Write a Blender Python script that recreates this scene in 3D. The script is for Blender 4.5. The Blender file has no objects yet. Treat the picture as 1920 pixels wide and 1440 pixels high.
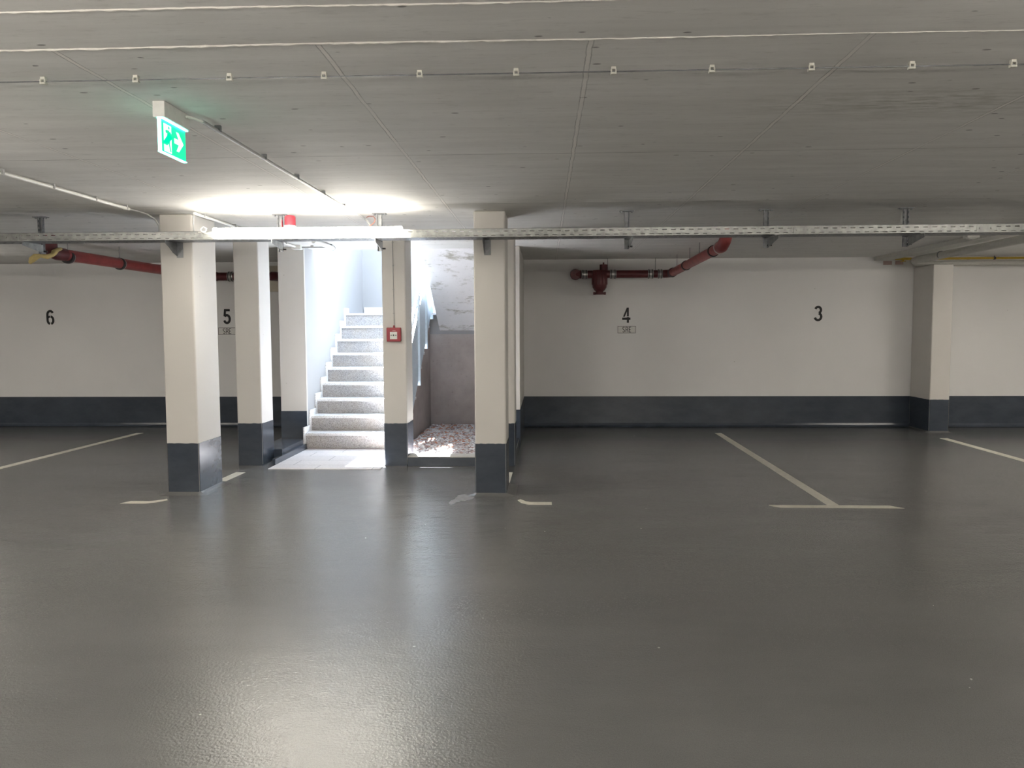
import bpy, bmesh, math, random
from mathutils import Vector, Matrix
random.seed(7)
C = bpy.context.scene.collection
PI = math.pi

# ------------------------------------------------------------------ camera
F, W, H_ = 1500.0, 1920.0, 1440.0
CAM_Z = 1.45
cd = bpy.data.cameras.new('camera'); cam = bpy.data.objects.new('camera', cd); C.objects.link(cam)
cd.sensor_width = 36.0; cd.lens = 36.0 * F / W; cd.clip_start = 0.05; cd.clip_end = 200
cam.matrix_world = (Matrix.Translation((0, 0, CAM_Z)) @ Matrix.Rotation(math.atan(62 / F), 4, 'Z')
                    @ Matrix.Rotation(PI / 2 - math.atan(103 / F), 4, 'X') @ Matrix.Rotation(-0.0045, 4, 'Z'))
bpy.context.scene.camera = cam

# ------------------------------------------------------------------ sky, sun, exposure
SKY = 2.2; SUN = 38.0; TUBE_FRONT = 15.0; TUBE_HALL = 25.0; EXPOSURE = 1.7
w = bpy.data.worlds.new('world'); bpy.context.scene.world = w; w.use_nodes = True
bg = w.node_tree.nodes['Background']; bg.inputs[0].default_value = (0.57, 0.76, 1.0, 1); bg.inputs[1].default_value = SKY
sl = bpy.data.lights.new('sun', 'SUN'); sl.energy = SUN; sl.angle = math.radians(0.53); sl.color = (0.90, 0.95, 1.0)
sun = bpy.data.objects.new('sun', sl); C.objects.link(sun)
sun.rotation_euler = Vector((0.224, -0.722, -1.0)).to_track_quat('-Z', 'Y').to_euler()
vs = bpy.context.scene.view_settings
bpy.context.scene.display_settings.display_device = 'sRGB'
vs.view_transform = 'Standard'; vs.look = 'None'; vs.exposure = EXPOSURE; vs.gamma = 1.0; vs.use_curve_mapping = False

# ------------------------------------------------------------------ materials
class NT:
    def __init__(s, name):
        s.m = bpy.data.materials.new(name); s.m.use_nodes = True
        s.t = s.m.node_tree; s.b = s.t.nodes['Principled BSDF']
    def n(s, typ, ins=None, **kw):
        nd = s.t.nodes.new(typ)
        for k, v in kw.items(): setattr(nd, k, v)
        for k, v in (ins or {}).items():
            if isinstance(v, bpy.types.NodeSocket): s.t.links.new(v, nd.inputs[k])
            else: nd.inputs[k].default_value = v
        return nd
    def link(s, a, b): s.t.links.new(a, b)
    def math(s, op, a, b=None, c=None):
        nd = s.t.nodes.new('ShaderNodeMath'); nd.operation = op
        for i, v in enumerate((a, b, c)):
            if v is None: continue
            if isinstance(v, bpy.types.NodeSocket): s.t.links.new(v, nd.inputs[i])
            else: nd.inputs[i].default_value = v
        return nd.outputs[0]
    def coords(s, scale=(1, 1, 1)):
        tc = s.n('ShaderNodeTexCoord'); mp = s.n('ShaderNodeMapping', {'Vector': tc.outputs['Object'], 'Scale': scale})
        return mp.outputs[0]
    def noise(s, vec, scale, detail=4, rough=0.55):
        return s.n('ShaderNodeTexNoise', {'Vector': vec, 'Scale': scale, 'Detail': detail, 'Roughness': rough}).outputs['Fac']
    def ramp(s, fac, stops):
        nd = s.n('ShaderNodeValToRGB', {'Fac': fac}); el = nd.color_ramp.elements
        while len(el) < len(stops): el.new(0.5)
        for e, (p, c) in zip(el, stops):
            e.position = p; e.color = (c, c, c, 1) if isinstance(c, (int, float)) else (*c, 1)
        return nd.outputs[0]
    def mix(s, fac, a, b, blend='MIX'):
        nd = s.n('ShaderNodeMix', data_type='RGBA', blend_type=blend)
        for k, v in ((0, fac), (6, a), (7, b)):
            if isinstance(v, bpy.types.NodeSocket): s.t.links.new(v, nd.inputs[k])
            else: nd.inputs[k].default_value = v if k == 0 else (*v, 1)
        return nd.outputs[2]
    def bump(s, h, strength=0.3, dist=0.01):
        nd = s.n('ShaderNodeBump', {'Height': h, 'Strength': strength, 'Distance': dist})
        s.link(nd.outputs[0], s.b.inputs['Normal'])
    def base(s, c):
        if isinstance(c, bpy.types.NodeSocket): s.link(c, s.b.inputs['Base Color'])
        else: s.b.inputs['Base Color'].default_value = (*c, 1)
    def rough(s, r):
        if isinstance(r, bpy.types.NodeSocket): s.link(r, s.b.inputs['Roughness'])
        else: s.b.inputs['Roughness'].default_value = r

def simple(name, col, rough=0.5, metal=0.0, var=0.06, scale=30, bump=0.0):
    t = NT(name); v = t.coords()
    n = t.noise(v, scale)
    t.base(t.mix(t.ramp(n, [(0.3, 0.0), (0.7, 1.0)]), tuple(c * (1 - var) for c in col), tuple(min(1, c * (1 + var)) for c in col)))
    t.rough(rough); t.b.inputs['Metallic'].default_value = metal
    if bump: t.bump(n, bump, 0.002)
    return t.m

def paint(name, col, dark, rough=0.55):
    """rolled wall paint with faint clouding, small pits and scuffs"""
    t = NT(name); v = t.coords()
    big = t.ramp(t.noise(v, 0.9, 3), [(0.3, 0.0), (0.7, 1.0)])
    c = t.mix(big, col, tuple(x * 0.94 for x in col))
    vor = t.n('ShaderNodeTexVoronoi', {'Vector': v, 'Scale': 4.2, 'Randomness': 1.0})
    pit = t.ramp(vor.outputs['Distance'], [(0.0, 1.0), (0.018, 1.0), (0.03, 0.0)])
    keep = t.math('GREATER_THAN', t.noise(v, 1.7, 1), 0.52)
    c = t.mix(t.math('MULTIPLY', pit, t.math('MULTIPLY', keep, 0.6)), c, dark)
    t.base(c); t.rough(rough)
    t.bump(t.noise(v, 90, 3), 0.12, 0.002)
    return t.m

M = {}
M['paint'] = paint('cream_wall_paint', (0.62, 0.595, 0.56), (0.25, 0.23, 0.2))
M['paint_back'] = paint('grey_white_wall_paint', (0.78, 0.77, 0.76), (0.25, 0.23, 0.2))
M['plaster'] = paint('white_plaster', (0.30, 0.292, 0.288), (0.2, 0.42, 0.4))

def band_mat():
    t = NT('slate_band_paint'); v = t.coords((1, 1, 2.2))
    n = t.ramp(t.noise(v, 3.5, 6, 0.65), [(0.35, 0.0), (0.72, 1.0)])
    t.base(t.mix(n, (0.036, 0.046, 0.063), (0.050, 0.062, 0.082)))
    t.rough(t.ramp(t.noise(v, 5, 5, 0.6), [(0.35, 0.20), (0.7, 0.265)]))
    t.bump(t.noise(t.coords(), 60, 3), 0.12, 0.002)
    return t.m
M['band'] = band_mat()

def floor_mat():
    t = NT('grey_epoxy_floor'); v = t.coords()
    sw = t.coords((0.55, 1.3, 1))
    big = t.ramp(t.noise(sw, 0.8, 5, 0.6), [(0.3, 0.0), (0.72, 1.0)])
    c = t.mix(big, (0.098, 0.098, 0.096), (0.132, 0.131, 0.129))
    fine = t.noise(v, 240, 2)
    c = t.mix(t.ramp(fine, [(0.35, 0.0), (0.65, 0.35)]), c, (0.19, 0.19, 0.188))
    vor = t.n('ShaderNodeTexVoronoi', {'Vector': v, 'Scale': 2.6})
    speck = t.ramp(vor.outputs['Distance'], [(0.0, 1.0), (0.012, 1.0), (0.02, 0.0)])
    c = t.mix(t.math('MULTIPLY', speck, 0.7), c, (0.4, 0.4, 0.38))
    t.base(c)
    r1 = t.ramp(t.noise(sw, 1.6, 5, 0.6), [(0.3, 0.225), (0.7, 0.265)])
    t.rough(r1)
    h = t.math('ADD', t.math('MULTIPLY', t.noise(v, 80, 2), 0.8), t.math('MULTIPLY', t.noise(sw, 9, 3), 0.8))
    t.bump(h, 0.5, 0.004)
    t.b.inputs['Specular IOR Level'].default_value = 0.75
    return t.m
M['floor'] = floor_mat()

def ceiling_mat():
    t = NT('shuttered_concrete'); tc = t.n('ShaderNodeTexCoord'); o = tc.outputs['Object']
    wob = t.noise(o, 7, 3); wob2 = t.math('MULTIPLY', t.math('SUBTRACT', wob, 0.5), 0.016)
    sep = t.n('ShaderNodeSeparateXYZ', {'Vector': o}); X = t.math('ADD', sep.outputs[0], wob2); Y = t.math('ADD', sep.outputs[1], wob2)
    # board / panel joints running away from the viewer, pitch 0.968 m
    per = t.math('SUBTRACT', t.math('FLOORED_MODULO', t.math('ADD', X, 0.32), 0.968), 0.484)   # centre 0.164
    dx = t.math('ABSOLUTE', per)
    signed = per
    gate = t.math('GREATER_THAN', sep.outputs[1], 2.88)
    brk = t.ramp(t.noise(t.coords((1, 1, 1)), 3.1, 6, 0.7), [(0.38, 0.25), (0.6, 1.0)])
    groove = t.math('MULTIPLY', t.math('LESS_THAN', t.math('ABSOLUTE', t.math('SUBTRACT', dx, 0.0100)), 0.0022), gate)
    ridge = t.math('MULTIPLY', t.math('LESS_THAN', dx, 0.008), gate)
    g2 = None; r2 = None
    for yc in (4.70, 6.52):
        a = t.math('LESS_THAN', t.math('ABSOLUTE', t.math('SUBTRACT', Y, yc)), 0.006)
        b = t.math('LESS_THAN', t.math('ABSOLUTE', t.math('SUBTRACT', Y, yc - 0.012)), 0.007)
        g2 = a if g2 is None else t.math('MAXIMUM', g2, a); r2 = b if r2 is None else t.math('MAXIMUM', r2, b)
    groove = t.math('MULTIPLY', t.math('MAXIMUM', groove, g2), brk)
    ridge = t.math('MULTIPLY', t.math('MAXIMUM', ridge, t.math('MULTIPLY', r2, 0.35)), brk)
    st = t.coords((0.7, 4.5, 1))
    n1 = t.ramp(t.noise(st, 1.6, 6, 0.62), [(0.3, 0.0), (0.72, 1.0)])
    c = t.mix(n1, (0.62, 0.61, 0.585), (0.75, 0.74, 0.715))
    n2 = t.ramp(t.noise(t.coords((1, 1.6, 1)), 2.3, 7, 0.7), [(0.35, 0.0), (0.75, 1.0)])
    c = t.mix(t.math('MULTIPLY', n2, 0.35), c, (0.60, 0.585, 0.555))
    # board stripes across
    wv = t.n('ShaderNodeTexNoise', {'Vector': t.coords((0.15, 16, 1)), 'Scale': 3.0, 'Detail': 3.0}).outputs['Fac']
    c = t.mix(t.ramp(wv, [(0.4, 0.0), (0.7, 0.09)]), c, (0.40, 0.385, 0.36))
    # flecks and a darker stain with its own outline
    fl = t.ramp(t.noise(t.coords((4.0, 15.0, 1)), 2.6, 5, 0.7), [(0.56, 0.0), (0.70, 1.0)])
    c = t.mix(t.math('MULTIPLY', fl, 0.30), c, (0.34, 0.325, 0.30))
    sx = t.math('DIVIDE', t.math('SUBTRACT', sep.outputs[0], 1.75), 1.1); sy = t.math('DIVIDE', t.math('SUBTRACT', sep.outputs[1], 3.75), 0.34)
    rr = t.ramp(t.math('SQRT', t.math('ADD', t.math('MULTIPLY', sx, sx), t.math('MULTIPLY', sy, sy))), [(0.15, 1.0), (1.0, 0.0)])
    c = t.mix(t.math('MULTIPLY', rr, t.ramp(t.noise(t.coords((2, 9, 1)), 3.2, 6, 0.7), [(0.42, 0.0), (0.62, 0.75)])), c, (0.36, 0.355, 0.31))
    # blow holes
    vor = t.n('ShaderNodeTexVoronoi', {'Vector': t.coords((5.0, 12.0, 1))})
    vor.inputs['Scale'].default_value = 1.0
    hole = t.ramp(vor.outputs['Distance'], [(0.0, 1.0), (0.07, 1.0), (0.10, 0.0)])
    hole = t.math('MULTIPLY', hole, t.math('GREATER_THAN', t.noise(t.coords((1, 1, 1)), 2.3, 3), 0.51))
    c = t.mix(t.math('MULTIPLY', hole, 0.75), c, (0.09, 0.085, 0.08))
    c = t.mix(t.math('MULTIPLY', groove, 0.55), c, (0.11, 0.105, 0.1))
    c = t.mix(t.math('MULTIPLY', ridge, 0.8), c, (0.80, 0.765, 0.73))
    t.base(c); t.rough(0.75)
    h = t.math('ADD', t.math('MULTIPLY', n1, 0.12), t.math('SUBTRACT', t.math('MULTIPLY', ridge, 1.0), t.math('MULTIPLY', t.math('ADD', groove, hole), 1.0)))
    h = t.math('ADD', h, t.math('MULTIPLY', t.noise(o, 60, 4), 0.15))
    t.bump(h, 0.5, 0.006)
    return t.m
M['ceiling'] = ceiling_mat()

def concrete(name, a, b, moss=None, rough=0.85):
    t = NT(name); v = t.coords((1, 1, 1))
    n = t.ramp(t.noise(v, 2.2, 7, 0.65), [(0.3, 0.0), (0.7, 1.0)])
    c = t.mix(n, a, b)
    sp = t.ramp(t.noise(v, 26, 4, 0.6), [(0.62, 0.0), (0.72, 1.0)])
    c = t.mix(t.math('MULTIPLY', sp, 0.35), c, tuple(x * 0.5 for x in a))
    if moss:
        mv = t.coords((1.1, 2.2, 2.2))
        m1 = t.ramp(t.noise(mv, 2.4, 9, 0.72), [(0.54, 0.0), (0.64, 1.0)])
        c = t.mix(t.math('MULTIPLY', m1, 0.7), c, moss)
    t.base(c); t.rough(rough); t.bump(t.noise(v, 45, 5), 0.3, 0.004)
    return t.m
M['concrete'] = concrete('brown_grey_concrete', (0.33, 0.285, 0.265), (0.46, 0.40, 0.375))
M['soffit'] = concrete('white_soffit_with_moss', (0.78, 0.77, 0.78), (0.86, 0.85, 0.86), moss=(0.26, 0.24, 0.17))
M['burr'] = concrete('mortar_burr_and_sunlit_sill', (0.56, 0.54, 0.50), (0.70, 0.68, 0.63))

def terrazzo(name, base, chips, scale=210):
    t = NT(name); v = t.coords()
    vor = t.n('ShaderNodeTexVoronoi', {'Vector': v, 'Scale': scale})
    f = t.n('ShaderNodeSeparateColor', {'Color': vor.outputs['Color']}).outputs[0]
    c = t.mix(t.ramp(f, [(0.35, 0.0), (0.5, 1.0)]), base, chips)
    c = t.mix(t.ramp(f, [(0.84, 0.0), (0.92, 1.0)]), c, tuple(x * .42 for x in chips))
    c = t.mix(t.math('MULTIPLY', t.ramp(t.noise(v, 5, 4), [(0.4, 0.0), (0.7, 1.0)]), 0.3), c, (0.42, 0.34, 0.25))
    t.base(c); t.rough(0.45)
    return t.m
M['granite'] = terrazzo('speckled_granite', (0.46, 0.44, 0.435), (0.30, 0.285, 0.285))
M['tread'] = terrazzo('pale_tread_granite', (0.74, 0.73, 0.74), (0.68, 0.67, 0.67))

def tile_mat():
    t = NT('pale_stone_tiles'); v = t.coords()
    br = t.n('ShaderNodeTexBrick', {'Vector': v, 'Color1': (0.82, 0.78, 0.78, 1), 'Color2': (0.78, 0.74, 0.745, 1), 'Mortar': (0.34, 0.32, 0.33, 1),
             'Scale': 1.0, 'Mortar Size': 0.004, 'Brick Width': 0.6, 'Row Height': 0.3})
    c = t.mix(t.ramp(t.noise(v, 60, 4), [(0.4, 0.0), (0.7, 0.3)]), br.outputs[0], (0.45, 0.42, 0.42))
    t.base(c); t.rough(0.4); return t.m
M['tiles'] = tile_mat()

def gravel_mat():
    t = NT('mixed_pebbles'); g = t.n('ShaderNodeNewGeometry')
    r = g.outputs['Random Per Island']
    nd = t.n('ShaderNodeValToRGB', {'Fac': r}); el = nd.color_ramp.elements; nd.color_ramp.interpolation = 'CONSTANT'
    cols = [(0.0, (0.70, 0.68, 0.68)), (0.22, (0.50, 0.46, 0.46)), (0.42, (0.26, 0.21, 0.22)), (0.55, (0.80, 0.79, 0.79)), (0.76, (0.42, 0.28, 0.24)), (0.86, (0.60, 0.56, 0.56))]
    while len(el) < len(cols): el.new(0.5)
    for e, (p, c) in zip(el, cols): e.position = p; e.color = (*c, 1)
    t.base(nd.outputs[0]); t.rough(0.7); return t.m
M['gravel'] = gravel_mat()
def leaf_mat():
    t = NT('dry_leaves'); g = t.n('ShaderNodeNewGeometry')
    t.base(t.mix(g.outputs['Random Per Island'], (0.42, 0.13, 0.06), (0.55, 0.24, 0.13))); t.rough(0.6); return t.m
M['leaf'] = leaf_mat()
M['soil'] = simple('pit_soil', (0.10, 0.08, 0.07), 0.9)

M['galv'] = simple('galvanised_steel', (0.36, 0.365, 0.35), 0.36, 0.85, 0.22, 22)
M['galv_dark'] = simple('weathered_galvanised_steel', (0.22, 0.225, 0.235), 0.42, 0.8, 0.25, 26)
M['steel_blue'] = simple('pale_painted_steel', (0.62, 0.72, 0.80), 0.38, 0.15)
M['red'] = simple('red_oxide_pipe', (0.27, 0.045, 0.042), 0.42, 0, 0.2, 9, 0.15)
M['red_dark'] = simple('dark_red_cast_iron', (0.105, 0.018, 0.020), 0.42, 0, 0.2, 14, 0.15)
M['red_plastic'] = simple('signal_red_plastic', (0.30, 0.012, 0.025), 0.3)
M['rubber'] = simple('black_rubber', (0.02, 0.02, 0.022), 0.5)
M['chrome'] = simple('steel_band', (0.5, 0.49, 0.47), 0.3, 0.9)
M['pvc'] = simple('light_grey_plastic', (0.40, 0.40, 0.40), 0.4)
M['white'] = simple('white_plastic', (0.75, 0.74, 0.70), 0.4)
M['clip'] = simple('cream_clip_plastic', (0.56, 0.55, 0.49), 0.5)
M['cable'] = simple('grey_cable_sheath', (0.38, 0.38, 0.37), 0.5)
M['copper'] = simple('red_brown_wire', (0.38, 0.13, 0.09), 0.5)
M['yellow'] = simple('yellow_gas_paint', (0.50, 0.34, 0.03), 0.45)
M['foam'] = simple('yellow_foam', (0.62, 0.48, 0.20), 0.7, 0, 0.15, 12, 0.3)
M['duct'] = simple('pale_duct', (0.52, 0.51, 0.47), 0.5)
M['black'] = simple('black_stencil_paint', (0.012, 0.012, 0.012), 0.6)
M['tape'] = simple('cream_line_paint', (0.60, 0.58, 0.50), 0.5, 0, 0.08, 14)
M['label'] = simple('label_ground', (0.70, 0.69, 0.66), 0.6)
M['pinklabel'] = simple('pink_printed_label', (0.42, 0.30, 0.27), 0.5)
M['board'] = simple('beige_board', (0.55, 0.50, 0.40), 0.6)
M['housing'] = simple('lamp_housing', (0.70, 0.69, 0.66), 0.4)

def emit(name, col, s, base=(0.8, 0.8, 0.8)):
    t = NT(name); t.base(base); t.rough(0.4)
    t.b.inputs['Emission Color'].default_value = (*col, 1); t.b.inputs['Emission Strength'].default_value = s
    return t.m
M['tube'] = emit('lit_diffuser', (1.0, 0.94, 0.83), TUBE_FRONT)
M['tube_hall'] = emit('lit_diffuser_hall', (1.0, 0.94, 0.85), TUBE_HALL)
M['exit_green'] = emit('lit_green', (0.0, 0.84, 0.36), 0.36, (0.0, 0.3, 0.15))
M['exit_white'] = emit('lit_white', (0.72, 1.0, 0.95), 0.42)
M['exit_edge'] = emit('lit_edge', (0.2, 0.95, 0.82), 2.2)

# ------------------------------------------------------------------ mesh helpers
class MB:
    def __init__(s): s.v = []; s.f = []; s.mi = []; s.sm = []
    def add(s, vs, fs, mi=0, smooth=False):
        b = len(s.v); s.v += [tuple(p) for p in vs]
        for f in fs: s.f.append([b + i for i in f]); s.mi.append(mi); s.sm.append(smooth)
        return s
    def box(s, x0, x1, y0, y1, z0, z1, mi=0):
        v = [(x, y, z) for z in (z0, z1) for y in (y0, y1) for x in (x0, x1)]
        return s.add(v, [(0, 2, 3, 1), (4, 5, 7, 6), (0, 1, 5, 4), (1, 3, 7, 5), (3, 2, 6, 7), (2, 0, 4, 6)], mi)
    def quad(s, a, b, c, d, mi=0): return s.add([a, b, c, d], [(0, 1, 2, 3)], mi)
    def prism(s, pts, axis, a, b, mi=0):
        """polygon pts in the two other axes, extruded a..b along axis ('x','y','z')"""
        def mk(p, q):
            u, v = p
            return {'x': (q, u, v), 'y': (u, q, v), 'z': (u, v, q)}[axis]
        n = len(pts)
        vs = [mk(p, a) for p in pts] + [mk(p, b) for p in pts]
        fs = [tuple(range(n))[::-1], tuple(range(n, 2 * n))] + [(i, (i + 1) % n, n + (i + 1) % n, n + i) for i in range(n)]
        return s.add(vs, fs, mi)
    def tube(s, path, r, n=12, cap=True, mi=0, smooth=True):
        """swept circle; r a number or list of radii"""
        P = [Vector(p) for p in path]; R = r if isinstance(r, (list, tuple)) else [r] * len(P)
        rings = []; prev = None
        for i, p in enumerate(P):
            d = (P[min(i + 1, len(P) - 1)] - P[max(i - 1, 0)])
            if d.length < 1e-9: d = prev_d
            d.normalize(); prev_d = d
            if prev is None:
                up = Vector((0, 0, 1)) if abs(d.z) < 0.9 else Vector((0, 1, 0))
                a = d.cross(up).normalized()
            else:
                a = (prev - d * prev.dot(d)).normalized()
            prev = a; bb = d.cross(a)
            rings.append([p + (a * math.cos(2 * PI * k / n) + bb * math.sin(2 * PI * k / n)) * R[i] for k in range(n)])
        vs = [q for ring in rings for q in ring]; m = len(P)
        fs = [(i * n + k, i * n + (k + 1) % n, (i + 1) * n + (k + 1) % n, (i + 1) * n + k) for i in range(m - 1) for k in range(n)]
        s.add(vs, fs, mi, smooth)
        if cap:
            s.add(rings[0], [tuple(range(n))[::-1]], mi); s.add(rings[-1], [tuple(range(n))], mi)
        return s
    def build(s, name, mats, parent=None, bevel=0.0, loc=None, solid=0.0):
        me = bpy.data.meshes.new(name); me.from_pydata(s.v, [], s.f)
        mats = mats if isinstance(mats, (list, tuple)) else [mats]
        for m in mats: me.materials.append(m)
        for p, mi, sm in zip(me.polygons, s.mi, s.sm): p.material_index = mi; p.use_smooth = sm
        bm = bmesh.new(); bm.from_mesh(me); bmesh.ops.recalc_face_normals(bm, faces=bm.faces); bm.to_mesh(me); bm.free()
        o = bpy.data.objects.new(name, me); C.objects.link(o)
        if parent: o.parent = parent
        if loc: o.location = loc
        if bevel:
            b = o.modifiers.new('bevel', 'BEVEL'); b.width = bevel; b.segments = 2; b.limit_method = 'ANGLE'
        if solid:
            b = o.modifiers.new('sheet', 'SOLIDIFY'); b.thickness = solid; b.offset = 0
        return o

def tag(o, label=None, cat=None, group=None, kind=None):
    if label: o['label'] = label
    if cat: o['category'] = cat
    if group: o['group'] = group
    if kind: o['kind'] = kind
    return o
def thing(name, label, cat, loc=(0, 0, 0), group=None, rz=0.0):
    o = bpy.data.objects.new(name, None); C.objects.link(o); o.location = loc; o.rotation_euler = (0, 0, rz); o.empty_display_size = 0.1
    return tag(o, label, cat, group)
def struct(name, mb, m, bevel=0.0, label=None):
    return tag(mb.build(name, m, None, bevel), label, None, None, 'structure')
def box(x0, x1, y0, y1, z0, z1): return MB().box(x0, x1, y0, y1, z0, z1)
def copy_tree(o, parent=None):
    c = o.copy(); C.objects.link(c); c.parent = parent
    for ch in [x for x in bpy.data.objects if x.parent == o]: copy_tree(ch, c)
    return c
def arc(c, r, a0, a1, n, plane='xz', other=0.0):
    out = []
    for i in range(n + 1):
        a = math.radians(a0 + (a1 - a0) * i / n); u = c[0] + r * math.cos(a); v = c[1] + r * math.sin(a)
        out.append({'xz': (u, other, v), 'xy': (u, v, other), 'yz': (other, u, v)}[plane])
    return out

CE = 2.46                 # ceiling height
BX0, BX1, BY0, BY1 = -11.0, 9.0, -6.0, 11.8
SX0, SX1 = -2.93, -0.62   # stair shaft inside
SYO, SYE = 10.08, 12.85   # shaft opening edge, end wall
GL = 2.81                 # ground level outside
BAND = 0.455

# ------------------------------------------------------------------ the room
f = MB()
f.box(BX0, BX1, BY0, BY1 + .25, -0.25, 0.0)
struct('floor', f, M['floor'], label='grey epoxy coated garage floor')
c = MB()
pl = [(BX0, BY0), (BX1, BY0), (BX1, BY1 + .25), (-0.31, BY1 + .25), (-0.31, SYO), (-3.25, SYO), (-3.25, BY1 + .25), (BX0, BY1 + .25)]
for x0, x1, y0, y1 in ((BX0, BX1, BY0, SYO), (BX0, -3.25, SYO, BY1 + .25), (-0.31, BX1, SYO, BY1 + .25)):
    pass
c.prism(pl, 'z', CE, GL)
struct('ceiling', c, M['ceiling'], label='grey shuttered concrete ceiling with board joints')
struct('wall_left', box(BX0 - .25, BX0, BY0, BY1 + .25, -0.25, GL), M['paint_back'])
struct('wall_right', box(BX1, BX1 + .25, BY0, BY1 + .25, -0.25, GL), M['paint_back'])
struct('wall_front', box(BX0 - .25, BX1 + .25, BY0 - .25, BY0, -0.25, GL), M['paint_back'])
struct('wall_back_left', box(BX0, -3.25, BY1, BY1 + .25, 0, CE), M['paint_back'])
struct('wall_back_right', box(-0.31, BX1, BY1, BY1 + .25, 0, CE), M['paint_back'])
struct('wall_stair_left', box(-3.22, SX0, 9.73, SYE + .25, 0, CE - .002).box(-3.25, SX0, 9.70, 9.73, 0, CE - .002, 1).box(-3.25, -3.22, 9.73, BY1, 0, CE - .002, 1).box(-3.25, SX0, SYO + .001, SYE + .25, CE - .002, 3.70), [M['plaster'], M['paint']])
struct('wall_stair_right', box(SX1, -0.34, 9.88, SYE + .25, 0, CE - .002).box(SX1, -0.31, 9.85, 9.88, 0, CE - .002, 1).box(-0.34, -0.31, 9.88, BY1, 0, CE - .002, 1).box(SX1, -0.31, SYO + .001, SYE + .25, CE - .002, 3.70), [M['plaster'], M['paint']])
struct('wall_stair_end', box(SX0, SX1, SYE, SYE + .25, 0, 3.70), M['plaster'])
struct('wall_pit', box(-2.9, SX1, 11.80, 11.95, 0, 1.38), M['concrete'])

def skirt(name, pts, closed=False, z1=BAND, cove=True):
    """painted band with a small cove at the floor; pts run with the room on the left"""
    mb = MB(); n = len(pts)
    prof = [(0.0, z1), (0.004, z1), (0.004, 0.06), (0.012, 0.032), (0.032, 0.010), (0.07, 0.0)] if cove else [(0.0, z1), (0.004, z1), (0.004, 0.0)]
    rings = []
    for i, p in enumerate(pts):
        P = Vector((p[0], p[1])); ns = []
        if i > 0 or closed: d = (P - Vector(pts[i - 1])).normalized(); ns.append(Vector((-d.y, d.x)))
        if i < n - 1 or closed: d = (Vector(pts[(i + 1) % n]) - P).normalized(); ns.append(Vector((-d.y, d.x)))
        if len(ns) == 2:
            b = (ns[0] + ns[1]).normalized(); k = 1 / max(0.3, b.dot(ns[0])); nn = b * k
        else: nn = ns[0]
        rings.append([(P.x + nn.x * o, P.y + nn.y * o, z) for o, z in prof])
    m = len(prof); vs = [q for r in rings for q in r]
    last = n if closed else n - 1
    fs = [(i * m + k, ((i + 1) % n) * m + k, ((i + 1) % n) * m + k + 1, i * m + k + 1) for i in range(last) for k in range(m - 1)]
    mb.add(vs, fs); 
    return mb
struct('baseboard_back_left', skirt('', [(-3.25, BY1), (BX0, BY1)]), M['band'], label='dark slate painted band on the left back wall')
struct('baseboard_back_right', skirt('', [(5.29, BY1), (-0.31, BY1)]), M['band'], label='dark slate painted band under bays 4 and 3')
struct('baseboard_back_far_right', skirt('', [(BX1, BY1), (5.56, BY1)]), M['band'])
struct('baseboard_stair_left', skirt('', [(SX0 - .0, 9.70), (-3.25, 9.70), (-3.25, BY1)], cove=False), M['band'])
struct('baseboard_stair_right', skirt('', [(-0.31, BY1), (-0.31, 9.85), (SX1, 9.85)], cove=False), M['band'])

# rough mortar burrs across the ceiling
def burr(name, yc, x0, x1, wd, hh, seed):
    rnd = random.Random(seed); mb = MB(); n = int((x1 - x0) / 0.02); rings = []
    for i in range(n + 1):
        x = x0 + (x1 - x0) * i / n
        y = yc + 0.004 * math.sin(x * 3.1 + seed) + rnd.uniform(-.0015, .0015)
        fd = max(.12, min(1, (2.6 - x) / 3.0)) if seed == 2 else max(.45, min(1, (4 - x) / 5)); 
        wv = wd * fd * rnd.uniform(0.55, 1.15) * (0.8 + 0.3 * math.sin(x * 1.7 + seed * 2)); h = hh * fd * rnd.uniform(0.5, 1.1)
        rings += [(x, y - wv / 2, CE + .001), (x, y - wv * .3, CE - h * .8), (x, y + wv * .15, CE - h), (x, y + wv / 2, CE + .001)]
    fs = [(i * 4 + k, (i + 1) * 4 + k, (i + 1) * 4 + k + 1, i * 4 + k + 1) for i in range(n) for k in range(3)]
    mb.add(rings, fs, 0, False)
    return struct(name, mb, M['burr'])
burr('trim_1', 2.875, -6, 6, 0.016, 0.007, 1)
burr('trim_2', 2.545, -6, 6, 0.012, 0.006, 2)

# curbs round the stair pit
struct('trim_3', box(-1.46, -0.58, 8.38, 8.60, 0, 0.094).box(-1.46, -0.58, 8.384, 8.60, 0.094, 0.102, 1), [M['band'], M['burr']], 0.002)  # front sill's top slab is paler to stand for daylight falling on it
struct('trim_4', box(-3.25, SX0, 8.75, 9.70, 0, 0.125), [M['band']], 0.008)
struct('trim_5', box(SX1, -0.318, 8.78, 9.85, 0, 0.10), [M['band']], 0.008)
struct('trim_6', box(-2.928, -2.895, 8.40, 9.55, 0, 0.07), [M['band']], 0.003)
# tiles
lt = box(-2.894, -1.714, 8.17, 9.578, 0.0, 0.006).build('stone_landing', M['tiles'])
tag(lt, 'pale stone tile landing at the foot of the stairs, streaked with sunlight', 'landing')

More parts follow.
